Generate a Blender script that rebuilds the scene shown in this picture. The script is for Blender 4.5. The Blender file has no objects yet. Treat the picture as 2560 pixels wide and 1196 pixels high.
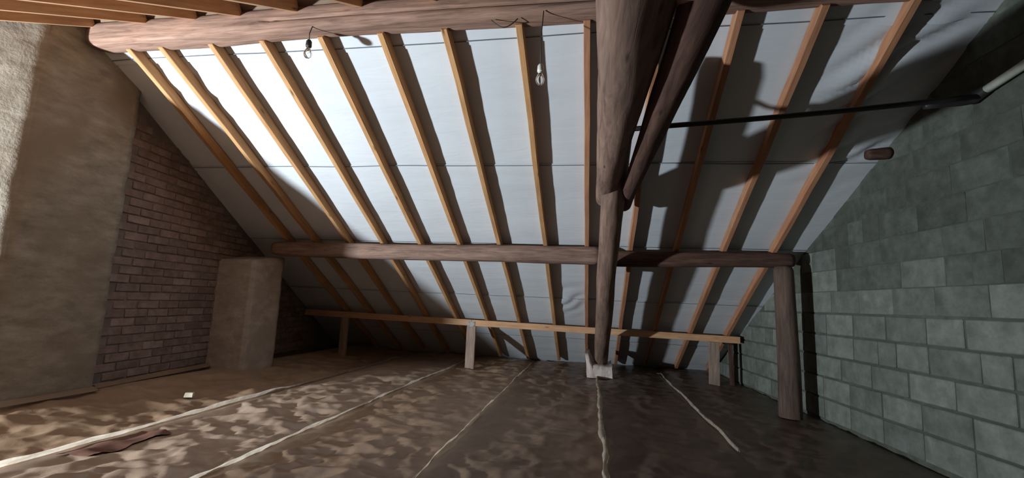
import bpy, bmesh, math, random
import numpy as np
from mathutils import Matrix, Vector

C = bpy.context.scene
COL = C.collection
rnd = random.Random(7)

# ------------------------------------------------------------------ camera
F, YAW, PITCH, ROLL = 1129.95, -0.17732, 0.137895, 0.04562
cy, sy = math.cos(YAW), math.sin(YAW)
cp, sp = math.cos(PITCH), math.sin(PITCH)
fw = Vector((sy*cp, cy*cp, sp))
rt = Vector((cy, -sy, 0))
up = rt.cross(fw)
cr, sr = math.cos(ROLL), math.sin(ROLL)
r2 = cr*rt + sr*up
u2 = -sr*rt + cr*up
cam_d = bpy.data.cameras.new('camera')
cam = bpy.data.objects.new('camera', cam_d)
COL.objects.link(cam)
m3 = Matrix((r2, u2, -fw)).transposed()
cam.matrix_world = m3.to_4x4()
cam_d.sensor_width = 36.0
cam_d.lens = 36.0*F/2560.0
cam_d.clip_start = 0.02
C.camera = cam

# ------------------------------------------------------------------ world, light, exposure
w = bpy.data.worlds.new('world')
C.world = w
w.use_nodes = True
w.node_tree.nodes['Background'].inputs[0].default_value = (0.5, 0.6, 0.7, 1)
w.node_tree.nodes['Background'].inputs[1].default_value = 0.02

def disk_light(name, loc, aim, power, color, size):
    l = bpy.data.lights.new(name, 'AREA')
    l.shape = 'DISK'
    l.size = size
    l.energy = power
    l.spread = 2.5
    l.color = color
    o = bpy.data.objects.new(name, l)
    COL.objects.link(o)
    o.location = loc
    o.rotation_euler = (Vector(aim)-Vector(loc)).to_track_quat('-Z', 'Y').to_euler()
    return o
# the work lamp standing low on the floor behind the chimney, outside the frame, pointed at the far slope
disk_light('work_lamp_light', (-5.42, 0.40, -0.55), (-3.6, 2.6, 1.2), 345, (0.84, 0.94, 1.0), 0.20)

C.view_settings.view_transform = 'Standard'
C.view_settings.look = 'None'
C.view_settings.exposure = 0.0
C.view_settings.gamma = 1.0
C.view_settings.use_curve_mapping = False

# ------------------------------------------------------------------ constants
SL = 0.505882
TS = math.tan(SL)
N1 = Vector((0, math.sin(SL), math.cos(SL)))     # outward normal of the far slope
D1 = Vector((0, math.cos(SL), -math.sin(SL)))    # down the far slope
N2 = Vector((0, -math.sin(SL), math.cos(SL)))
D2 = Vector((0, -math.cos(SL), -math.sin(SL)))
FLOOR = -1.05
RD = 0.09                                        # rafter depth

def zfar(Y, off=0.0):                            # underside of far rafters (+ off outward)
    return 0.66 - TS*(Y-5.35) + off/math.cos(SL)
def znear(Y, off=0.0):
    return 2.13 - TS*(2.85-Y) + off/math.cos(SL)
def xwr(Y): return 2.2 + 0.075*(7.4-Y)
def xwl(Y): return -4.52 - 0.12*(Y-4.42)

# ------------------------------------------------------------------ tagging
def tag(o, label=None, cat=None, group=None, kind=None):
    if label: o['label'] = label
    if cat: o['category'] = cat
    if group: o['group'] = group
    if kind: o['kind'] = kind
    return o

def link(name, me, mat=None, parent=None, mw=None, smooth=False):
    o = bpy.data.objects.new(name, me)
    COL.objects.link(o)
    if mat is not None and not me.materials:
        me.materials.append(mat)
    if parent is not None:
        o.parent = parent
    if mw is not None:
        if parent is not None:
            o.matrix_local = parent.matrix_world.inverted() @ mw if parent.type == 'EMPTY' or True else mw
        else:
            o.matrix_world = mw
    if smooth:
        for p in me.polygons: p.use_smooth = True
    return o

def empty(name, loc=(0, 0, 0)):
    o = bpy.data.objects.new(name, None)
    COL.objects.link(o)
    o.matrix_world = Matrix.Translation(loc)
    o.empty_display_size = 0.05
    return o

# ------------------------------------------------------------------ materials
def new_mat(name):
    m = bpy.data.materials.new(name)
    m.use_nodes = True
    nt = m.node_tree
    b = nt.nodes['Principled BSDF']
    return m, nt, b

def node(nt, t, **kw):
    n = nt.nodes.new(t)
    for k, v in kw.items(): setattr(n, k, v)
    return n

def ramp(nt, stops):
    r = node(nt, 'ShaderNodeValToRGB')
    e = r.color_ramp.elements
    while len(e) < len(stops): e.new(0.5)
    for i, (p, c) in enumerate(stops):
        e[i].position = p
        e[i].color = (*c, 1)
    return r

def coords(nt, scale=(1, 1, 1), rand=True, which='Object'):
    tc = node(nt, 'ShaderNodeTexCoord')
    mp = node(nt, 'ShaderNodeMapping')
    mp.inputs['Scale'].default_value = scale
    nt.links.new(tc.outputs[which], mp.inputs['Vector'])
    if rand:
        oi = node(nt, 'ShaderNodeObjectInfo')
        mul = node(nt, 'ShaderNodeVectorMath', operation='SCALE')
        mul.inputs[0].default_value = (37, 53, 71)
        nt.links.new(oi.outputs['Random'], mul.inputs['Scale'])
        nt.links.new(mul.outputs[0], mp.inputs['Location'])
    return mp

def noise(nt, vec, scale, detail=4, rough=0.6, dist=0.0):
    n = node(nt, 'ShaderNodeTexNoise')
    n.inputs['Scale'].default_value = scale
    n.inputs['Detail'].default_value = detail
    n.inputs['Roughness'].default_value = rough
    n.inputs['Distortion'].default_value = dist
    nt.links.new(vec.outputs[0], n.inputs['Vector'])
    return n

def mix(nt, a, b, fac, mode='MIX'):
    m = node(nt, 'ShaderNodeMix', data_type='RGBA', blend_type=mode)
    for s, v in ((6, a), (7, b)):
        if isinstance(v, tuple): m.inputs[s].default_value = (*v, 1)
        else: nt.links.new(v, m.inputs[s])
    if isinstance(fac, (int, float)): m.inputs[0].default_value = fac
    else: nt.links.new(fac, m.inputs[0])
    return m.outputs[2]

def bump(nt, b, h, strength=0.3, dist=0.01):
    bn = node(nt, 'ShaderNodeBump')
    bn.inputs['Strength'].default_value = strength
    bn.inputs['Distance'].default_value = dist
    nt.links.new(h, bn.inputs['Height'])
    nt.links.new(bn.outputs[0], b.inputs['Normal'])

def wood_mat(name, dark, mid, light, knots=True, rough=0.75, grain=14, bs=0.25):
    m, nt, b = new_mat(name)
    v = coords(nt, (0.9, grain, grain))
    n1 = noise(nt, v, 3.0, 6, 0.65, 0.6)
    r = ramp(nt, [(0.28, dark), (0.5, mid), (0.75, light)])
    nt.links.new(n1.outputs[0], r.inputs[0])
    v2 = coords(nt, (1.2, 2.5, 2.5))
    n2 = noise(nt, v2, 1.6, 3)
    col = mix(nt, r.outputs[0], tuple(0.62*x for x in mid), n2.outputs[0], 'MIX')
    r3 = ramp(nt, [(0.35, (0.7, 0.7, 0.7)), (0.7, (1.15, 1.1, 1.05))])
    nt.links.new(n2.outputs[0], r3.inputs[0])
    col = mix(nt, r.outputs[0], r3.outputs[0], 0.6, 'MULTIPLY')
    if knots:
        vv = coords(nt, (1.6, 7, 7))
        vo = node(nt, 'ShaderNodeTexVoronoi')
        vo.inputs['Scale'].default_value = 1.3
        nt.links.new(vv.outputs[0], vo.inputs['Vector'])
        rk = ramp(nt, [(0.03, (1, 1, 1)), (0.11, (0, 0, 0))])
        nt.links.new(vo.outputs['Distance'], rk.inputs[0])
        col = mix(nt, col, tuple(0.28*x for x in mid), rk.outputs[0])
    nt.links.new(col, b.inputs['Base Color'])
    b.inputs['Roughness'].default_value = rough
    b.inputs['Specular IOR Level'].default_value = 0.25
    bump(nt, b, n1.outputs[0], bs, 0.004)
    return m

M = {}
M['pine'] = wood_mat('pine', (0.380, 0.190, 0.081), (0.503, 0.275, 0.123), (0.589, 0.351, 0.180))
M['pine_red'] = wood_mat('pine_red', (0.36, 0.15, 0.075), (0.47, 0.22, 0.12), (0.55, 0.30, 0.17))
M['rail'] = wood_mat('rail_pine', (0.50, 0.26, 0.13), (0.62, 0.36, 0.20), (0.70, 0.44, 0.27))
M['log'] = wood_mat('old_log', (0.112, 0.067, 0.052), (0.235, 0.151, 0.118), (0.347, 0.235, 0.185), True, 0.85, 9, 0.6)
M['log_dark'] = wood_mat('old_shaded_log', (0.045, 0.023, 0.018), (0.095, 0.050, 0.038), (0.160, 0.092, 0.068), True, 0.85, 9, 0.6)
M['log_post'] = wood_mat('post_log', (0.07, 0.042, 0.033), (0.13, 0.086, 0.068), (0.19, 0.13, 0.105), True, 0.85, 9, 0.6)
M['ridge'] = wood_mat('ridge_wood', (0.13, 0.075, 0.055), (0.30, 0.18, 0.135), (0.44, 0.285, 0.22), True, 0.8, 12, 0.7)
M['grey_wood'] = wood_mat('grey_wood', (0.22, 0.15, 0.12), (0.36, 0.26, 0.21), (0.48, 0.37, 0.31), True, 0.85, 9, 0.4)

M['board'] = wood_mat('bounce_cut_wood', (0.14, 0.095, 0.068), (0.22, 0.155, 0.115), (0.30, 0.22, 0.17), True, 0.85, 9, 0.3)

def plain(name, col, rough=0.6, metal=0.0, ns=20, amt=0.15, bs=0.1):
    m, nt, b = new_mat(name)
    v = coords(nt)
    n = noise(nt, v, ns, 4)
    r = ramp(nt, [(0.3, tuple(c*(1-amt) for c in col)), (0.7, tuple(min(1, c*(1+amt)) for c in col))])
    nt.links.new(n.outputs[0], r.inputs[0])
    nt.links.new(r.outputs[0], b.inputs['Base Color'])
    b.inputs['Roughness'].default_value = rough
    b.inputs['Metallic'].default_value = metal
    bump(nt, b, n.outputs[0], bs, 0.003)
    return m
M['dark_pipe'] = plain('dark_pipe', (0.018, 0.016, 0.015), 0.6)
M['white_pipe'] = plain('white_pipe', (0.62, 0.64, 0.56), 0.45)
M['steel'] = plain('steel', (0.62, 0.62, 0.62), 0.35, 1.0)
M['dull_steel'] = plain('dull_steel', (0.20, 0.19, 0.18), 0.55, 0.7)
M['black'] = plain('black_plastic', (0.03, 0.028, 0.026), 0.5)
M['porcelain'] = plain('porcelain', (0.75, 0.73, 0.66), 0.35)
M['line'] = plain('seam_line', (0.12, 0.13, 0.15), 0.7)
M['chip'] = plain('chip', (0.62, 0.56, 0.44), 0.8)
M['brown_board_and_shade'] = plain('brown_board_and_shade', (0.15, 0.065, 0.04), 0.75)

def glass_mat():
    m, nt, b = new_mat('bulb_glass')
    b.inputs['Base Color'].default_value = (0.95, 0.96, 0.97, 1)
    b.inputs['Roughness'].default_value = 0.03
    b.inputs['Transmission Weight'].default_value = 1.0
    b.inputs['IOR'].default_value = 1.25
    return m
M['glass'] = glass_mat()

def membrane_mat():
    m, nt, b = new_mat('underlay_membrane')
    v = coords(nt, (1, 1, 1), False)
    n = noise(nt, v, 1.3, 3)
    r = ramp(nt, [(0.3, (0.575, 0.60, 0.635)), (0.7, (0.645, 0.67, 0.70))])
    nt.links.new(n.outputs[0], r.inputs[0])
    nt.links.new(r.outputs[0], b.inputs['Base Color'])
    b.inputs['Roughness'].default_value = 0.6
    b.inputs['Specular IOR Level'].default_value = 0.3
    v2 = coords(nt, (1.0, 5.0, 5.0), False)
    n2 = noise(nt, v2, 2.2, 5, 0.55, 0.8)
    bump(nt, b, n2.outputs[0], 0.35, 0.012)
    return m
M['membrane'] = membrane_mat()

def kraft_mat(name='kraft_paper', g=1.0, grey=0.0):
    m, nt, b = new_mat(name)
    cc = lambda c: tuple(g*(x*(1-grey)+grey*sum(c)/3) for x in c)
    v = coords(nt)
    n = noise(nt, v, 2.3, 5, 0.6)
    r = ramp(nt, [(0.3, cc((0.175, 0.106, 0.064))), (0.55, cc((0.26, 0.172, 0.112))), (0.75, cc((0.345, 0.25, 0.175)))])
    nt.links.new(n.outputs[0], r.inputs[0])
    v2 = coords(nt)
    n2 = noise(nt, v2, 30, 4)
    col = mix(nt, r.outputs[0], cc((0.215, 0.138, 0.085)), n2.outputs[0])
    nt.links.new(col, b.inputs['Base Color'])
    b.inputs['Roughness'].default_value = 0.42
    b.inputs['Specular IOR Level'].default_value = 0.55
    v3 = coords(nt, (1, 1, 1))
    n3 = noise(nt, v3, 9, 5, 0.6, 1.2)
    bump(nt, b, n3.outputs[0], 0.2, 0.012)
    return m
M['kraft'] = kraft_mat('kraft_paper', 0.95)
M['kraft_lit'] = kraft_mat('lit_kraft_paper', 1.9, 0.28)  # copies of one paper, lamp falloff across the floor painted into their tone
M['kraft_half_lit'] = kraft_mat('half_lit_kraft_paper', 1.4, 0.05)
M['kraft_shaded'] = kraft_mat('shaded_kraft_paper', 0.5)
def flange_mat():
    """thin pale paper that lets light through"""
    m, nt, b = new_mat('pale_flange')
    v = coords(nt)
    n = noise(nt, v, 11, 4)
    r = ramp(nt, [(0.3, (0.44, 0.36, 0.28)), (0.7, (0.80, 0.71, 0.60))])
    nt.links.new(n.outputs[0], r.inputs[0])
    nt.links.new(r.outputs[0], b.inputs['Base Color'])
    b.inputs['Roughness'].default_value = 0.6
    t = node(nt, 'ShaderNodeBsdfTranslucent')
    nt.links.new(r.outputs[0], t.inputs['Color'])
    mx = node(nt, 'ShaderNodeMixShader')
    mx.inputs[0].default_value = 0.5
    nt.links.new(b.outputs[0], mx.inputs[1])
    nt.links.new(t.outputs[0], mx.inputs[2])
    nt.links.new(mx.outputs[0], nt.nodes['Material Output'].inputs['Surface'])
    return m
M['flange'] = flange_mat()
M['wrap'] = plain('pale_wrap', (0.62, 0.53, 0.48), 0.7, 0, 10, 0.15, 0.3)

def stone_mat(name, cols, patch, patch_col, bs=0.5, scale=9, streak=(1, 1, 1)):
    m, nt, b = new_mat(name)
    v = coords(nt, streak)
    n = noise(nt, v, scale, 6, 0.65)
    r = ramp(nt, [(0.28, cols[0]), (0.5, cols[1]), (0.74, cols[2])])
    nt.links.new(n.outputs[0], r.inputs[0])
    v2 = coords(nt, (1, 1, 1), False)
    n2 = noise(nt, v2, patch, 3)
    rp = ramp(nt, [(0.48, (0, 0, 0)), (0.66, (1, 1, 1))])
    nt.links.new(n2.outputs[0], rp.inputs[0])
    col = mix(nt, r.outputs[0], patch_col, rp.outputs[0])
    oi = node(nt, 'ShaderNodeObjectInfo')
    rr = ramp(nt, [(0.0, (0.78, 0.78, 0.78)), (1.0, (1.14, 1.14, 1.14))])
    nt.links.new(oi.outputs['Random'], rr.inputs[0])
    col = mix(nt, col, rr.outputs[0], 1.0, 'MULTIPLY')
    nt.links.new(col, b.inputs['Base Color'])
    b.inputs['Roughness'].default_value = 0.92
    b.inputs['Specular IOR Level'].default_value = 0.15
    v3 = coords(nt, (1, 1, 1))
    n3 = noise(nt, v3, 40, 5)
    bump(nt, b, n3.outputs[0], bs, 0.008)
    return m
M['block'] = stone_mat('aerated_block', ((0.141, 0.156, 0.135), (0.202, 0.221, 0.192), (0.275, 0.295, 0.263)), 2.2, (0.128, 0.145, 0.118))
M['block_dark'] = stone_mat('parged_shaded_block', ((0.075, 0.082, 0.068), (0.112, 0.122, 0.102), (0.158, 0.168, 0.145)), 2.2, (0.068, 0.076, 0.06))
M['mortar'] = stone_mat('mortar', ((0.075, 0.081, 0.067), (0.108, 0.115, 0.097), (0.141, 0.151, 0.126)), 1.7, (0.087, 0.095, 0.079))
M['brick'] = stone_mat('brick', ((0.156, 0.114, 0.101), (0.230, 0.168, 0.150), (0.312, 0.248, 0.220)), 2.5, (0.275, 0.230, 0.202))
M['brick_mortar'] = stone_mat('brick_mortar', ((0.159, 0.125, 0.113), (0.227, 0.182, 0.163), (0.295, 0.246, 0.219)), 2, (0.182, 0.147, 0.132))
M['render'] = stone_mat('chimney_render', ((0.169, 0.144, 0.116), (0.251, 0.219, 0.179), (0.345, 0.305, 0.258)), 1.6, (0.207, 0.172, 0.135), 0.6, 5, (1, 1, 2.6))
M['pier'] = stone_mat('pier_render', ((0.312, 0.256, 0.219), (0.425, 0.362, 0.319), (0.550, 0.475, 0.419)), 3, (0.375, 0.312, 0.256), 0.6, 6, (1, 1, 2.0))

# ------------------------------------------------------------------ shapes
def mesh(name, verts, faces):
    me = bpy.data.meshes.new(name)
    me.from_pydata([tuple(v) for v in verts], [], faces)
    me.update()
    return me

def frame(P, Q, upv):
    P, Q = Vector(P), Vector(Q)
    x = (Q-P).normalized()
    z = (Vector(upv) - x*x.dot(Vector(upv))).normalized()
    y = z.cross(x)
    mw = Matrix((x, y, z)).transposed().to_4x4()
    mw.translation = P
    return mw, (Q-P).length

def sweep(name, secs, closed_caps=True):
    """secs: list of (x, [(y,z)...]) cross-sections along local x"""
    k = len(secs[0][1])
    vs, fs = [], []
    for x, ring in secs:
        for (y, z) in ring: vs.append((x, y, z))
    for i in range(len(secs)-1):
        for j in range(k):
            a, b_ = i*k+j, i*k+(j+1) % k
            fs.append((a, b_, b_+k, a+k))
    if closed_caps:
        fs.append(tuple(range(k-1, -1, -1)))
        fs.append(tuple(range((len(secs)-1)*k, len(secs)*k)))
    me = mesh(name, vs, fs)
    bm = bmesh.new(); bm.from_mesh(me)
    bmesh.ops.recalc_face_normals(bm, faces=bm.faces)
    bm.to_mesh(me); bm.free()
    return me

def timber(name, P, Q, wd, dp, upv, mat, parent=None, wob=0.003, segs=10, ch=0.004, anchor='center'):
    """sawn timber; local x along, z = upv; P,Q on the underside centre line if anchor='bottom'"""
    mw, L = frame(P, Q, upv)
    secs = []
    z0 = 0 if anchor == 'bottom' else -dp/2
    for i in range(segs+1):
        t = i/segs
        oy = wob*(rnd.random()-.5)*2
        oz = wob*(rnd.random()-.5) if anchor != 'bottom' else 0
        a, b_ = wd/2, dp
        ring = [(-a+ch, 0), (a-ch, 0), (a, ch), (a, b_-ch), (a-ch, b_), (-a+ch, b_), (-a, b_-ch), (-a, ch)]
        secs.append((L*t, [(y+oy, z+z0+oz) for y, z in ring]))
    me = sweep(name, secs)
    return link(name, me, mat, parent, mw)

def log(name, P, Q, ra, rb, mat, parent=None, k=20, segs=40, square=0.0, wob=0.012, rough=0.05,
        groove=None, round_end=True, upv=(0, 0, 1), seed=0, bow=(0, 0), endfun=None):
    """round or hewn log with taper, bow, bumps, optional drying crack (angle)"""
    r = random.Random(seed+11)
    mw, L = frame(P, Q, upv)
    ph = [r.random()*6.28 for _ in range(8)]
    secs = []
    for i in range(segs+1):
        t = i/segs
        x = L*t
        R = ra+(rb-ra)*t
        e = 1.0
        if round_end:
            d = min(x, L-x)
            if d < 0.03: e = 0.86+0.14*math.sqrt(max(0, d/0.03))
        if endfun: e *= endfun(t)
        oy = wob*(math.sin(x*1.7+ph[0])+.5*math.sin(x*4.1+ph[1])) + bow[0]*4*t*(1-t)
        oz = wob*(math.sin(x*1.4+ph[2])+.5*math.sin(x*3.7+ph[3])) + bow[1]*4*t*(1-t)
        ring = []
        for j in range(k):
            a = 2*math.pi*j/k
            c, s = math.cos(a), math.sin(a)
            q = 1.0
            if square > 0:
                p = 2+square*6
                q = (abs(c)**p+abs(s)**p)**(-1/p)
            bmp = 1+rough*(math.sin(2*a+x*2.1+ph[4])*.5+math.sin(3*a-x*3.3+ph[5])*.4+math.sin(5*a+x*7+ph[6])*.25+(r.random()-.5)*.25)
            rr = R*q*bmp*e
            if groove is not None and j == groove and 0.25 < t < 0.93:
                rr -= 0.028
            ring.append((c*rr+oy, s*rr+oz))
        secs.append((x, ring))
    me = sweep(name, secs)
    o = link(name, me, mat, parent, mw, smooth=True)
    return o

def box_me(name, lo, hi, ch=0.004, jit=0.0, r=None):
    """bevelled box: 24 verts"""
    bm = bmesh.new()
    bmesh.ops.create_cube(bm, size=1)
    for v in bm.verts:
        v.co = Vector([(lo[i]+hi[i])/2+v.co[i]*(hi[i]-lo[i])+((r.random()-.5)*jit if r else 0) for i in range(3)])
    if ch > 0:
        bmesh.ops.bevel(bm, geom=list(bm.edges), offset=ch, segments=1, affect='EDGES', clamp_overlap=True)
    me = bpy.data.meshes.new(name)
    bm.to_mesh(me); bm.free()
    return me

def lathe(name, prof, k=20):
    vs, fs = [], []
    for (r_, z) in prof:
        for j in range(k):
            a = 2*math.pi*j/k
            vs.append((r_*math.cos(a), r_*math.sin(a), z))
    for i in range(len(prof)-1):
        for j in range(k):
            a, b_ = i*k+j, i*k+(j+1) % k
            fs.append((a, b_, b_+k, a+k))
    fs.append(tuple(range(k-1, -1, -1)))
    fs.append(tuple(range((len(prof)-1)*k, len(prof)*k)))
    me = mesh(name, vs, fs)
    for p in me.polygons: p.use_smooth = True
    return me

def tube(name, pts, r_, k=10):
    """tube along a polyline (world coords)"""
    pts = [Vector(p) for p in pts]
    vs, fs = [], []
    for i, p in enumerate(pts):
        d = (pts[min(i+1, len(pts)-1)]-pts[max(i-1, 0)]).normalized()
        u = d.orthogonal().normalized() if i == 0 else (u - d*u.dot(d)).normalized()
        v = d.cross(u)
        rr = r_[i] if isinstance(r_, list) else r_
        for j in range(k):
            a = 2*math.pi*j/k
            vs.append(p+u*rr*math.cos(a)+v*rr*math.sin(a))
    for i in range(len(pts)-1):
        for j in range(k):
            a, b_ = i*k+j, i*k+(j+1) % k
            fs.append((a, b_, b_+k, a+k))
    fs.append(tuple(range(k-1, -1, -1)))
    fs.append(tuple(range((len(pts)-1)*k, len(pts)*k)))
    me = mesh(name, vs, fs)
    for p in me.polygons: p.use_smooth = True
    return me

def grid(name, X, Y, Z, smooth=True):
    ny, nx = X.shape
    vs = np.stack([X.ravel(), Y.ravel(), Z.ravel()], 1)
    idx = np.arange(nx*ny).reshape(ny, nx)
    f = np.stack([idx[:-1, :-1].ravel(), idx[:-1, 1:].ravel(), idx[1:, 1:].ravel(), idx[1:, :-1].ravel()], 1)
    me = bpy.data.meshes.new(name)
    me.from_pydata(vs.tolist(), [], f.tolist())
    me.update()
    if smooth:
        me.polygons.foreach_set('use_smooth', [True]*len(me.polygons))
    return me

# smooth value noise on arrays
_rs = np.random.RandomState(5)
_tab = _rs.rand(256, 256)
def vnoise(x, y, s=0):
    x = x+s*17.3; y = y+s*9.7
    xi, yi = np.floor(x).astype(int), np.floor(y).astype(int)
    fx, fy = x-xi, y-yi
    fx = fx*fx*(3-2*fx); fy = fy*fy*(3-2*fy)
    g = lambda a, b_: _tab[a % 256, b_ % 256]
    return (g(xi, yi)*(1-fx)+g(xi+1, yi)*fx)*(1-fy)+(g(xi, yi+1)*(1-fx)+g(xi+1, yi+1)*fx)*fy-.5

def facets(x, y, cell, seed):
    """additively weighted cellular distance: flat-sided dents that meet in sharp creases"""
    u, v = x/cell, y/cell
    iu, iv = np.floor(u).astype(int), np.floor(v).astype(int)
    best = np.full(x.shape, 9.0)
    for a in (-1, 0, 1):
        for b_ in (-1, 0, 1):
            cu, cv = iu+a, iv+b_
            jx = _tab[(cu+seed*13) % 256, (cv+seed*29) % 256]
            jy = _tab[(cu+seed*31+97) % 256, (cv+seed*7+41) % 256]
            wt = _tab[(cu+seed*5+17) % 256, (cv+seed*3+151) % 256]
            an = 6.283*_tab[(cu+seed*23+61) % 256, (cv+seed*11+7) % 256]
            dx, dy = u-cu-jx, v-cv-jy
            p, q = dx*np.cos(an)+dy*np.sin(an), -dx*np.sin(an)+dy*np.cos(an)
            d = np.maximum(np.abs(p)*0.75+np.abs(q)*0.45, np.abs(q)*1.15)+0.42*wt
            best = np.minimum(best, d)
    return best-0.55

def crumple(x, y):
    """sharp creased paper relief in metres"""
    wx = x+0.10*vnoise(x*3.1, y*3.1, 1)
    wy = y+0.10*vnoise(x*3.1, y*3.1, 3)
    c, s_ = math.cos(0.6), math.sin(0.6)
    rx, ry = (wx*c+wy*s_), (-wx*s_+wy*c)*1.35
    h = 0.062*facets(rx, ry, 0.30, 1)
    h += 0.036*facets(rx+.07, ry*.8, 0.15, 2)
    h += 0.014*facets(rx, ry, 0.075, 3)*np.clip(.6+2*vnoise(x*2, y*2, 9), 0, 1.3)
    return 0.72*h*np.clip(0.85+1.1*vnoise(x*1.3, y*1.1, 11), 0.35, 1.4)

# ================================================================== SETTING
fl = link('floor', box_me('floor', (-8.0, -3.2, -1.30), (3.0, 9.2, -1.20), 0), M['brown_board_and_shade'])
tag(fl, kind='structure')

# ---- far slope: backing and membrane sheets
def slope_quad(name, x0, x1, ya, yb, zf, off, th, mat):
    vs = []
    for o_ in (off, off+th):
        for (x, y) in ((x0, ya), (x1, ya), (x1, yb), (x0, yb)):
            vs.append((x, y, zf(y, o_)))
    fs = [(0, 1, 2, 3), (7, 6, 5, 4), (0, 4, 5, 1), (1, 5, 6, 2), (2, 6, 7, 3), (3, 7, 4, 0)]
    return link(name, mesh(name, vs, fs), mat)
ceil = slope_quad('ceiling', -8.0, 3.0, 2.80, 9.1, zfar, RD+0.05, 0.03, M['board'])
tag(ceil, kind='structure')
ceil2 = slope_quad('ceiling', -8.0, 3.0, -3.1, 2.99, znear, RD+0.05, 0.03, M['board'])
tag(ceil2, kind='structure')

seam_y = [3.00, 3.13, 4.28, 5.44, 6.57, 7.72, 8.75]
for i in range(len(seam_y)-1):
    ya, yb = seam_y[i], seam_y[i+1]+(0.05 if i < len(seam_y)-2 else 0)
    X, Yg = np.meshgrid(np.arange(-5.0, 2.95, 0.035), np.arange(ya, yb+.001, 0.035))
    off = RD+0.004+0.006*(i % 2)+0.006*vnoise(X*1.6, Yg*3, 31)
    off = off + 0.004*vnoise(X*1.2, Yg*11, 33)
    # crumpled spots of the loose foil
    for (px, py, sx, sy_, am) in ((-0.30, 6.62, .20, .30, .030), (2.12, 3.65, .30, .55, .075), (-3.7, 3.4, .25, .3, .03)):
        g = np.exp(-((X-px)/sx)**2-((Yg-py)/sy_)**2)
        off = off - am*g*np.abs(np.sin((X-px)*9+(Yg-py)*13+3*vnoise(X*4, Yg*4, 35)))
    off = np.maximum(off, 0.012)
    Z = 0.66-TS*(Yg-5.35)+off/math.cos(SL)
    s_ = link('membrane_sheet', grid('membrane_sheet', X, Yg, Z), M['membrane'], ceil)
for i, ys in enumerate((3.13, 4.28, 5.44, 6.57, 7.72)):
    xs = np.arange(-4.95, 2.9, 0.05)
    vs, fs = [], []
    for j, x in enumerate(xs):
        yy = ys+0.02*vnoise(np.array([x*1.5]), np.array([i*3.3]), 40)[0]
        for dy in (0, 0.007):
            vs.append((x, yy+dy, zfar(yy+dy, RD-0.006)))
        if j:
            fs.append((2*j-2, 2*j-1, 2*j+1, 2*j))
    link('overlap_edge', mesh('overlap_edge', vs, fs), M['line'], ceil)
# near slope: dark boards added in place of membrane to cut bounce light
bw = 0.19
nbd = 0
yb_ = 2.90
while yb_ > -3.0:
    z_ = znear(yb_, RD+0.030)
    timber('bounce_cut_board', (-7.9, yb_-bw/2*math.cos(SL), znear(yb_-bw/2*math.cos(SL), 0.128)),
           (2.9, yb_-bw/2*math.cos(SL), znear(yb_-bw/2*math.cos(SL), 0.128)), bw-0.008, 0.02, N2, M['board'], ceil2, wob=0.0, segs=2, anchor='bottom')
    yb_ -= bw*math.cos(SL)

# ---- right wall of aerated blocks
def wall_poly(name, xf, pts, th, mat, sgn):
    n = len(pts)
    vs = [(xf(y), y, z) for y, z in pts]+[(xf(y)+sgn*th, y, z) for y, z in pts]
    fs = [tuple(range(n)), tuple(range(2*n-1, n-1, -1))]
    for i in range(n):
        j = (i+1) % n
        fs.append((i, i+n, j+n, j))
    me = mesh(name, vs, fs)
    bm = bmesh.new(); bm.from_mesh(me)
    bmesh.ops.recalc_face_normals(bm, faces=bm.faces)
    bm.to_mesh(me); bm.free()
    return link(name, me, mat)
wr = wall_poly('wall_right', xwr, [(-3.1, -1.2), (8.9, -1.2), (8.75, zfar(8.75, .13)), (2.92, zfar(2.92, .13)), (-3.0, znear(-3.0, .13))], 0.2, M['mortar'], 1)
tag(wr, kind='structure')
PIT, Z0 = 0.213, 0.03
wr_dir = Vector((-0.075, 1, 0)).normalized()
blk = {}
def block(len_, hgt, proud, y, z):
    mname = 'block_dark' if z > 0.05+0.5*rnd.random() else 'block'  # upper blocks darker: smeared parging plus the truss shadow painted in
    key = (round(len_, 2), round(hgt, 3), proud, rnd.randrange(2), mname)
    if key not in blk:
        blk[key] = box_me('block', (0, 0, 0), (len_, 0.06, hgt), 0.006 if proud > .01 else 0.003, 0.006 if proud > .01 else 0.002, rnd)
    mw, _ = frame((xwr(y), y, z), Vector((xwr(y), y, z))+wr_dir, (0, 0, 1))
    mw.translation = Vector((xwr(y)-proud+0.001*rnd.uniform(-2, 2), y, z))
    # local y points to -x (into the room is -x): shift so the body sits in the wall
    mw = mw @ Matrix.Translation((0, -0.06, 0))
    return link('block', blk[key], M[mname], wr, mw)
cnt = 0
for row in range(-5, 10):
    z = Z0+PIT*row
    y = 1.9+(0.21 if row % 2 else 0.0)
    while y < 8.6:
        L = rnd.choice((0.42, 0.42, 0.42, 0.32, 0.21))
        yc = y+L/2
        top = zfar(yc, .1) if yc > 2.9 else znear(yc, .1)
        if z+0.08 < top:
            rough_zone = row < 0
            g = 0.012 if rough_zone else 0.004
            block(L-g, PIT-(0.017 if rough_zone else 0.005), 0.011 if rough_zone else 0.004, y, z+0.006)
            cnt += 1
        y += L

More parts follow.
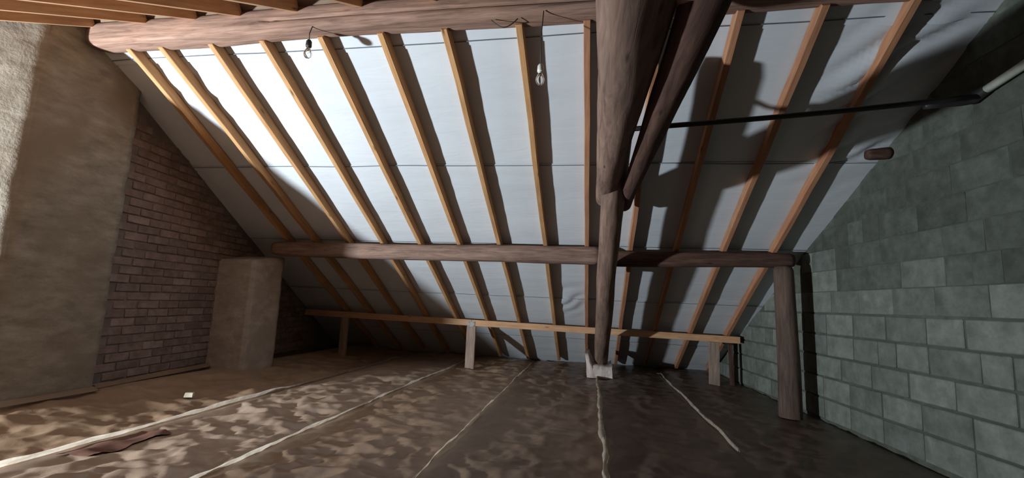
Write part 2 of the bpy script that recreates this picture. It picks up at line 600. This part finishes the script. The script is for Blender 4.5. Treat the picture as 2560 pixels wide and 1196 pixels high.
# ---- left wall of bricks beyond the chimney
wl = wall_poly('wall_left', xwl, [(3.2, -1.2), (8.8, -1.2), (8.75, zfar(8.75, .13)), (3.2, zfar(3.2, .13))], 0.2, M['brick_mortar'], -1)
tag(wl, kind='structure')
wl_dir = Vector((-0.12, 1, 0)).normalized()
bk = [box_me('brick', (0, 0, 0), (0.248, 0.05, 0.070), 0.005, 0.007, rnd) for _ in range(4)]
nb = 0
for row in range(0, 34):
    z = -0.98+0.083*row
    y = 3.46+(0.13 if row % 2 else 0)
    while y < 7.3:
        if z+0.05 < zfar(y+.13, .06):
            mw, _ = frame((xwl(y), y, z), Vector((xwl(y), y, z))+wl_dir, (0, 0, 1))
            mw.translation = Vector((xwl(y)+0.010+rnd.uniform(-.004, .004), y, z))
            if nb < 300:
                link('brick', rnd.choice(bk), M['brick'], wl, mw)
            nb += 1
        y += 0.262

# far end gable of the dark part behind the lamp, closing the attic
wb = wall_poly('wall_back', lambda y: -7.9, [(-3.1, -1.2), (8.9, -1.2), (8.75, zfar(8.75, .13)), (2.92, zfar(2.92, .13)), (-3.0, znear(-3.0, .13))], 0.2, M['brick_mortar'], -1)
tag(wb, kind='structure')

# ---- chimney
def rough_box(name, lo, hi, step, amp, mat, top_slope=None, plan=None):
    bm = bmesh.new()
    plan = plan or [(lo[0], lo[1]), (hi[0], lo[1]), (hi[0], hi[1]), (lo[0], hi[1])]
    vb = [bm.verts.new((x, y, lo[2])) for x, y in plan]
    vt = [bm.verts.new((x, y, hi[2])) for x, y in plan]
    k = len(plan)
    bm.faces.new(list(reversed(vb)))
    bm.faces.new(vt)
    for i in range(k):
        bm.faces.new((vb[i], vb[(i+1) % k], vt[(i+1) % k], vt[i]))
    bmesh.ops.recalc_face_normals(bm, faces=bm.faces)
    bmesh.ops.bevel(bm, geom=list(bm.edges), offset=0.018, segments=2, affect='EDGES')
    for ax in range(3):
        n = int((hi[ax]-lo[ax])/step)
        for i in range(1, n):
            co = Vector((0, 0, 0)); co[ax] = lo[ax]+(hi[ax]-lo[ax])*i/n
            no = Vector((0, 0, 0)); no[ax] = 1
            bmesh.ops.bisect_plane(bm, geom=list(bm.verts)+list(bm.edges)+list(bm.faces), plane_co=co, plane_no=no)
    bm.normal_update()
    for v in bm.verts:
        p = v.co
        a = np.array([p.x*6+p.y*6]); b_ = np.array([p.z*9])
        d = vnoise(a, b_, 50)[0]*amp + vnoise(a*3, b_*3, 51)[0]*amp*.5
        v.co = p+v.normal*d
    if top_slope:
        for v in bm.verts:
            if v.co.z > hi[2]-.03: v.co.z += top_slope(v.co)
    me = bpy.data.meshes.new(name)
    bm.to_mesh(me); bm.free()
    for p in me.polygons: p.use_smooth = True
    return link(name, me, mat)
ch = rough_box('chimney', (-4.95, 2.36, -1.19), (-4.30, 3.45, 2.20), 0.06, 0.014, M['render'],
               plan=[(-4.95, 2.36), (-4.565, 2.36), (-4.30, 2.66), (-4.30, 3.45), (-4.95, 3.45)])  # splayed near corner added to dim the lamplit rim
tag(ch, 'broad rendered masonry chimney rising at the left from floor to roof', 'chimney')

# ---- pier under the left end of the purlin
pr = rough_box('masonry_pier', (-4.72, 4.92, -1.19), (-4.08, 5.48, 0.36), 0.05, 0.016, M['pier'],
               lambda co: 0.085*max(0, min(1, (co.y-4.92)/.5)))
tag(pr, 'short rendered masonry pier carrying the left end of the middle purlin', 'pier')

# ================================================================== INSULATION
SE = [-4.36, -3.27, -2.14, -1.00, 0.12, 1.14, 2.42]
ys = np.concatenate([np.arange(-0.6, 1.5, 0.06), np.arange(1.5, 4.2, 0.018), np.arange(4.2, 8.62, 0.035)])
def batt_z(X, Yg, x0, x1):
    t = (X-x0)/(x1-x0)
    pil = 0.018*(1-(2*t-1)**4)
    h = crumple(X, Yg)
    big = 0.05*vnoise(X*1.1, Yg*0.9, 60)
    edge = np.clip(np.minimum(t, 1-t)*9, 0, 1)
    damp = np.where(X > -0.3, 0.62, 1.15)
    z = FLOOR-0.02+pil+h*edge*damp+big*edge
    # heaped up against the brick wall on the left
    z = z+0.13*np.clip((-3.55-X)/0.8, 0, 1)**1.5
    return z
bl = ['strip of crumpled kraft paper insulation along the left wall and chimney',
      'crumpled kraft paper insulation strip second from the left wall, holding the dark shade patch',
      'creased lit-toned kraft paper insulation strip, third from the left wall',
      'brown kraft paper insulation strip left of the seam below the leaning log',
      'shade-toned brown kraft paper insulation strip right of the seam below the leaning log',
      'shade-toned kraft paper insulation strip along the grey block wall']
batts = []
for i in range(6):
    x0, x1 = SE[i], SE[i+1]
    nx = int((x1-x0)/0.019)
    X, Yg = np.meshgrid(np.linspace(x0, x1, nx), ys)
    if i == 5:
        lim = 2.2+.075*(7.4-Yg)-0.01
        X = x0+(X-x0)/(x1-x0)*(lim-x0)
    if i == 0:
        lim = np.where(Yg < 3.5, -4.29, -4.52-.12*(Yg-4.42)+.02)
        X = x1-(x1-X)/(x1-x0)*(x1-lim)
    Z = batt_z(X, Yg, x0, x1)
    # side skirts down to the floor
    o = link('insulation_batt', grid('insulation_batt', X, Yg, Z), M['kraft_half_lit' if i == 0 else 'kraft_lit' if i == 1 else 'kraft_half_lit' if i == 2 else 'kraft' if i == 3 else 'kraft_shaded'])  # strip tone follows painted lamp falloff from left to right
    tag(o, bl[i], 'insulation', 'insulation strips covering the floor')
    batts.append(o)
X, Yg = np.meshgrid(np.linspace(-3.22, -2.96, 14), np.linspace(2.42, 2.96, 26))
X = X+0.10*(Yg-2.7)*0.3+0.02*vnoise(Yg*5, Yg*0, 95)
o = link('shade_patch', grid('shade_patch', X, Yg, batt_z(X, Yg, SE[1], SE[2])+0.012), M['brown_board_and_shade'], batts[1])  # dark sheet standing in for a shadow on the paper
o['label'] = 'dark brown patch standing in for a shadow'
# pale stapled paper flanges along the seams
for i in range(1, 6):
    xs = SE[i]
    yy = np.arange(1.0 if i < 5 else 3.9, 7.9, 0.03)
    wv = 0.022*vnoise(yy*2.2, yy*0+i, 70)+0.006*vnoise(yy*8, yy*0+i, 71)
    wid = np.clip(0.020+0.018*vnoise(yy*3, yy*0+i, 72)+0.02*vnoise(yy*11, yy*0+i, 75), 0.004, 1)*(1.0 if i != 5 else 0.45)
    prof = [(-1, -0.022), (-.3, 0.002), (.2, 0.006), (.36, 0.012), (.46, 0.021)] if i < 4 else [(-1, -0.014), (-.7, 0.006), (-.1, 0.014), (.6, 0.012), (1, -0.02)]
    X = np.stack([xs+wv+p[0]*wid for p in prof], 1)
    Yg = np.stack([yy for p in prof], 1)
    lift = 0.007 if i <= 3 else 0.004
    hv = 0.75+1.3*vnoise(yy*2.6, yy*0+i, 76)+0.5*vnoise(yy*9, yy*0+i, 77)
    Z = np.stack([FLOOR+lift+p[1]*(hv if p[1] > 0.009 else 1)+0.006*vnoise(yy*6, yy*0+i, 73)+0.01*vnoise(yy*1.1, yy*0+i, 74) for p in prof], 1)
    o = link('paper_flange', grid('paper_flange', X, Yg, Z), M['flange'], batts[i-1])
    o['label'] = 'pale stapled paper edge along the seam'
# turned-up pale paper edge along the left wall
yy = np.arange(2.2, 7.0, 0.04)
xw = np.where(yy < 3.47, -4.285, -4.52-.12*(yy-4.42)+.03)
hgt = 0.010+0.016*vnoise(yy*3, yy*0, 80)
X = np.stack([xw+.05, xw+.02, xw+.012], 1)
Z = np.stack([-0.935+0*yy, -0.91+hgt*.4, -0.91+hgt], 1)
Yg = np.stack([yy, yy, yy], 1)
link('paper_edge', grid('paper_edge', X, Yg, Z), M['kraft'], batts[0])

# ================================================================== RIDGE, PURLINS, TRUSS
rb = log('ridge_beam', (-4.25, 2.955, 2.095), (2.50, 2.955, 2.095), 0.103, 0.098, M['ridge'], k=48, segs=90,
         square=0.30, wob=0.006, rough=0.035, groove=26, seed=3)
tag(rb, 'long hewn ridge beam with a drying crack, running across the top', 'beam')

p1 = log('purlin', (-4.16, 5.35, 0.555), (0.10, 5.35, 0.573), 0.092, 0.104, M['log'], k=22, segs=60, square=0.22,
         wob=0.006, rough=0.04, seed=5)
tag(p1, 'middle purlin log from the masonry pier to the leaning log', 'beam', 'middle purlin logs')
p2 = log('purlin', (0.19, 5.35, 0.55), (2.15, 5.33, 0.585), 0.090, 0.078, M['log_dark'], k=22, segs=40, square=0.1,
         wob=0.006, rough=0.05, seed=8)
tag(p2, 'shorter dark middle purlin log resting on the post by the block wall', 'beam', 'middle purlin logs')

po = log('post', (2.05, 5.28, -1.19), (2.035, 5.30, 0.505), 0.108, 0.098, M['log_post'], k=22, segs=36, wob=0.005, rough=0.05, seed=9, upv=(0, 1, 0))
tag(po, 'round log post standing before the grey block wall', 'post')

PX = 0.165
def zp(Y): return 0.245-TS*(Y-5.35)
pf = log('principal_rafter', (PX, 7.72, zp(7.72)), (PX+.01, 3.0, zp(3.0)), 0.104, 0.106, M['log'], k=22, segs=60, wob=0.005, rough=0.05, seed=12)
tag(pf, 'thick leaning round log rising from the pale paper bundle to the ridge', 'beam', 'truss logs')
# near principal over the camera
c_n = 0.275
pk = timber('packing_block', (PX-.09, 5.37, 0.41), (PX+.09, 5.37, 0.41), 0.14, 0.09, (0, 0, 1), M['log_dark'], wob=0.002, segs=3)
tag(pk, 'dark packing block between the leaning log and the middle purlin ends', 'block')
def zn(Y): return (c_n+math.sin(SL)*Y)/math.cos(SL)
pn = log('principal_rafter', (0.30, 2.62, zn(2.62)), (0.30, -1.6, zn(-1.6)), 0.10, 0.11, M['grey_wood'], k=22, segs=50, wob=0.004, rough=0.04, seed=14)
tag(pn, 'pale log end coming forward at the top edge beside the two tie logs', 'beam', 'truss logs')
cl = log('collar_tie', (0.115, 4.45, 1.03), (0.135, 0.75, 1.07), 0.078, 0.150, M['log'], k=24, segs=60, wob=0.004, rough=0.05, seed=16)
tag(cl, 'thick lit tie log, the left of the pair clamping the leaning log', 'beam', 'truss logs')
c2_ = log('collar_tie', (0.305, 4.56, 1.00), (0.352, 1.30, 1.025), 0.062, 0.080, M['log_dark'], k=20, segs=60, wob=0.004, rough=0.05, seed=18)  # dark tone paints in the shade of the left tie log
tag(c2_, 'thinner tie log with painted shade, the right of the pair clamping the leaning log', 'beam', 'truss logs')

# ================================================================== RAFTERS
RX = [-4.06, -3.60, -3.12, -2.64, -2.13, -1.62, -1.11, -0.55, -0.06, 0.445, 0.95, 1.46, 1.975]
lab = {0: 'far slope rafter beside the chimney and brick wall, leftmost of the row',
       12: 'far slope rafter beside the grey block wall, rightmost of the row'}
ordn = ['', 'first', 'second', 'third', 'fourth', 'fifth', 'sixth', 'seventh', 'eighth']
for i, x in enumerate(RX):
    yt, yb = 2.965, 8.36
    m = M['pine'] if i <= 7 else M['pine_red']
    dx = 0.14 if i == 0 else 0.0
    o = timber('rafter', (x-0.005+dx, yt, zfar(yt)), (x+0.005, yb, zfar(yb)), 0.05, RD, N1, m, anchor='bottom', wob=0.004, segs=14)
    if i in lab: l = lab[i]
    elif i == 8: l = 'far slope rafter standing upright just left of the leaning log'
    elif i < 8: l = 'far slope rafter, %s to the left of the upright one at the leaning log' % ordn[8-i]
    else: l = 'reddish far slope rafter, %s to the right of the leaning log' % ordn[i-8]
    tag(o, l, 'rafter', 'rafters of the far roof slope')
NX = [-4.20, -3.68, -3.20, -2.79, -2.29, -1.755, -1.17, -0.62]
for i, x in enumerate(NX):
    o = timber('rafter', (x, 2.875, znear(2.875)), (x, -2.9, znear(-2.9)), 0.05, 0.125, N2, M['rail'], anchor='bottom', wob=0.003, segs=12)
    l = ('near slope rafter nearest the chimney, over the top left corner' if i == 0 else
         'near slope rafter resting on the ridge beam, %s from the chimney end' % ordn[i+1])
    tag(o, l, 'rafter', 'rafters of the near roof slope')

# ================================================================== LOW RAIL
def rail(x0, x1, label):
    f = lambda x: 7.075+0.02*(x+1.9)
    y0, y1 = f(x0), f(x1)
    z0, z1 = zfar(y0)-0.062, zfar(y1)-0.062
    o = timber('rail', (x0, y0-0.012, z0), (x1, y1-0.012, z1), 0.045, 0.095, (0, 0, 1), M['rail'], wob=0.002, segs=14)
    tag(o, label, 'rail', 'low rails under the rafters')
    return o
ra1 = rail(-4.72, -1.853, 'low pale timber rail left of the steel nail plate')
ra2 = rail(-1.848, 2.13, 'low pale timber rail from the nail plate to the block wall')
def stud(x, w_, label, lean=0.0, y=None):
    y = 7.075+0.02*(x+1.9)-0.012 if y is None else y
    zt = zfar(7.075+0.02*(x+1.9))-0.112
    o = timber('rail_post', (x, y, FLOOR-0.12), (x+lean, y, zt), w_, 0.045, (0, 1, 0), M['grey_wood'], wob=0.002, segs=8)
    tag(o, label, 'post', 'short posts under the low rail')
stud(-4.0, 0.125, 'dim short board post under the dark left end of the low rail')
stud(-1.85, 0.145, 'short board post under the steel nail plate of the low rail')
stud(1.775, 0.145, 'short board post under the right end of the low rail')
o = timber('slim_post', (2.03, 7.16, FLOOR-.1), (2.0, 7.16, -0.47), 0.055, 0.05, (0, 1, 0), M['log_dark'], wob=0.002, segs=6)
tag(o, 'thin dark post at the right end of the low rail by the block wall', 'post')

np_ = empty('nail_plate', (-1.85, 7.04, -0.375))
tag(np_, 'small steel nail plate joining the low rail above its middle post', 'plate')
link('plate', box_me('plate', (-0.055, -0.003, -0.045), (0.055, 0, 0.04), 0.001), M['dull_steel'], np_, Matrix.Translation((-1.85, 7.037, -0.375)))
nm = lathe('nail', [(0.0001, -0.004), (0.012, -0.003), (0.009, 0.003), (0.0001, 0.004)], 8)
for dx in (-.036, .036):
    for dz in (-.03, .025):
        link('nail_head', nm, M['steel'], np_, Matrix.Translation((-1.85+dx, 7.033, -0.375+dz)) @ Matrix.Rotation(math.pi/2, 4, 'X'))

# ================================================================== PIPES AT RIGHT
pts = [(0.21, 3.19, 1.335), (0.215, 3.19, 1.275), (0.25, 3.19, 1.262), (0.40, 3.19, 1.275)]+[(0.40+2.06*t, 3.19+0.06*t, 1.275+0.185*t-0.012*math.sin(math.pi*t)) for t in [k/10 for k in range(1, 11)]]
pr_ = link('dark_rod', tube('dark_rod', pts, 0.018, 12), M['dark_pipe'])
tag(pr_, 'long thin black rod from the truss across to the block wall', 'rod')
pts = [(xwr(3.27)-.045, 3.25, 1.478), (xwr(2.9)-.045, 2.9, 1.53), (xwr(2.4)-.045, 2.4, 1.60), (xwr(1.6)-.045, 1.6, 1.72)]
wp = empty('wall_conduit', (xwr(3.25)-.045, 3.25, 1.478))
tag(wp, 'short white conduit on the block wall beyond the black rod', 'pipe')
link('tube', tube('tube', pts, 0.027, 14), M['white_pipe'], wp, Matrix.Identity(4))
pts = [(xwr(3.3)-.045-.30*t, 3.30-.02*t, 1.466-.05*t) for t in (0.0, .25, .5, .75, 1)]
pts = [(xwr(3.2)-.045, 3.20, 1.487)]+pts
o = link('coupling', tube('coupling', pts, [0.031, 0.036, 0.036, 0.03, 0.026, 0.022], 14), M['black'], wp, Matrix.Identity(4))
o['label'] = 'black elbow coupling'

st = log('timber_stub', (2.26, 4.12, zfar(4.12)+.02), (2.435, 4.12, zfar(4.12)+.03), 0.045, 0.05, M['log_dark'], k=16, segs=8, wob=0.0, rough=0.06, seed=30)
tag(st, 'small reddish timber stub wedged between last rafter and block wall', 'block')

# ================================================================== BULBS
def bulb(x, y, z_top, z_sock, mat_s, label):
    e = empty('hanging_bulb', (x, y, z_sock))
    tag(e, label, 'light bulb', 'hanging light bulbs')
    T = Matrix.Translation((x, y, z_sock))
    link('cord', tube('cord', [(x+.006, y+.01, z_top), (x-.004, y, (z_top+z_sock)/2), (x, y, z_sock)], 0.0035, 8), M['black'], e, Matrix.Identity(4))
    so = link('socket', lathe('socket', [(0.004, 0.012), (0.012, 0.008), (0.020, -0.005), (0.022, -0.04), (0.020, -0.048), (0.001, -0.048)], 18), mat_s, e, T)
    link('glass_bulb', lathe('glass_bulb', [(0.012, -0.047), (0.014, -0.06), (0.022, -0.078), (0.029, -0.095), (0.030, -0.108), (0.026, -0.124), (0.016, -0.136), (0.0005, -0.14)], 22), M['glass'], e, T)
    link('cap', lathe('cap', [(0.0125, -0.045), (0.013, -0.062), (0.011, -0.066)], 14), M['steel'], e, T)
bulb(-2.14, 2.86, 2.01, 1.885, M['black'], 'clear light bulb in a dark socket close under the ridge beam')
bulb(-0.37, 2.86, 2.01, 1.60, M['porcelain'], 'clear light bulb in a white socket hanging on a longer cord')
pts = [(-0.74+.19*t, 2.90, 1.985-0.06*math.sin(math.pi*t)) for t in [k/12 for k in range(13)]]
o = link('cable_loop', tube('cable_loop', pts, 0.004, 8), M['black'])
tag(o, 'small dark cable loop sagging under the ridge beam', 'cable')

# ================================================================== SMALL THINGS ON THE FLOOR
# pale paper bundle wrapped round the foot of the leaning log
U, V = np.meshgrid(np.linspace(0, 1, 30), np.linspace(0, 1, 22))
hf = 0.175+0.03*vnoise(U*4, U*0, 92)+0.17*np.clip((0.24-U)/0.10, 0, 1)
rise = np.minimum(V/0.7, 1.0)
back = np.clip((V-0.7)/0.3, 0, 1)
wr1 = 0.030*vnoise(U*5, V*4, 90)+0.020*np.abs(vnoise(U*9, V*8, 91))
X = -0.045+0.375*U+0.02*vnoise(U*2, V*5, 93)-0.02*rise*(U < .2)
Yg = 7.08+0.05*(1-rise)*0-0.05*np.cos(V*2)+wr1*1.3+back*0.30+0.10*np.abs(U-.5)*2*back
Z = FLOOR-0.015+hf*rise+0.03*back+wr1*back
o = link('paper_bundle', grid('paper_bundle', X, Yg, Z, True), M['wrap'])
tag(o, 'crumpled pale paper wrapped round the foot of the leaning log', 'paper')
o = link('offcut', box_me('offcut', (-0.035, -0.025, 0), (0.035, 0.025, 0.04), 0.004, .012, rnd), M['chip'], None,
         Matrix.Translation((-3.72, 3.86, FLOOR+0.02)) @ Matrix.Rotation(.5, 4, 'Z'))
tag(o, 'small pale offcut lying on the insulation near the chimney', 'offcut')
o = link('foil_scrap', box_me('foil_scrap', (-0.02, -0.015, 0), (0.02, 0.015, 0.015), 0.002, .01, rnd), M['steel'], None,
         Matrix.Translation((1.08, 7.75, FLOOR+0.015)))
tag(o, 'tiny shiny scrap at the far end of the right hand seam', 'scrap')
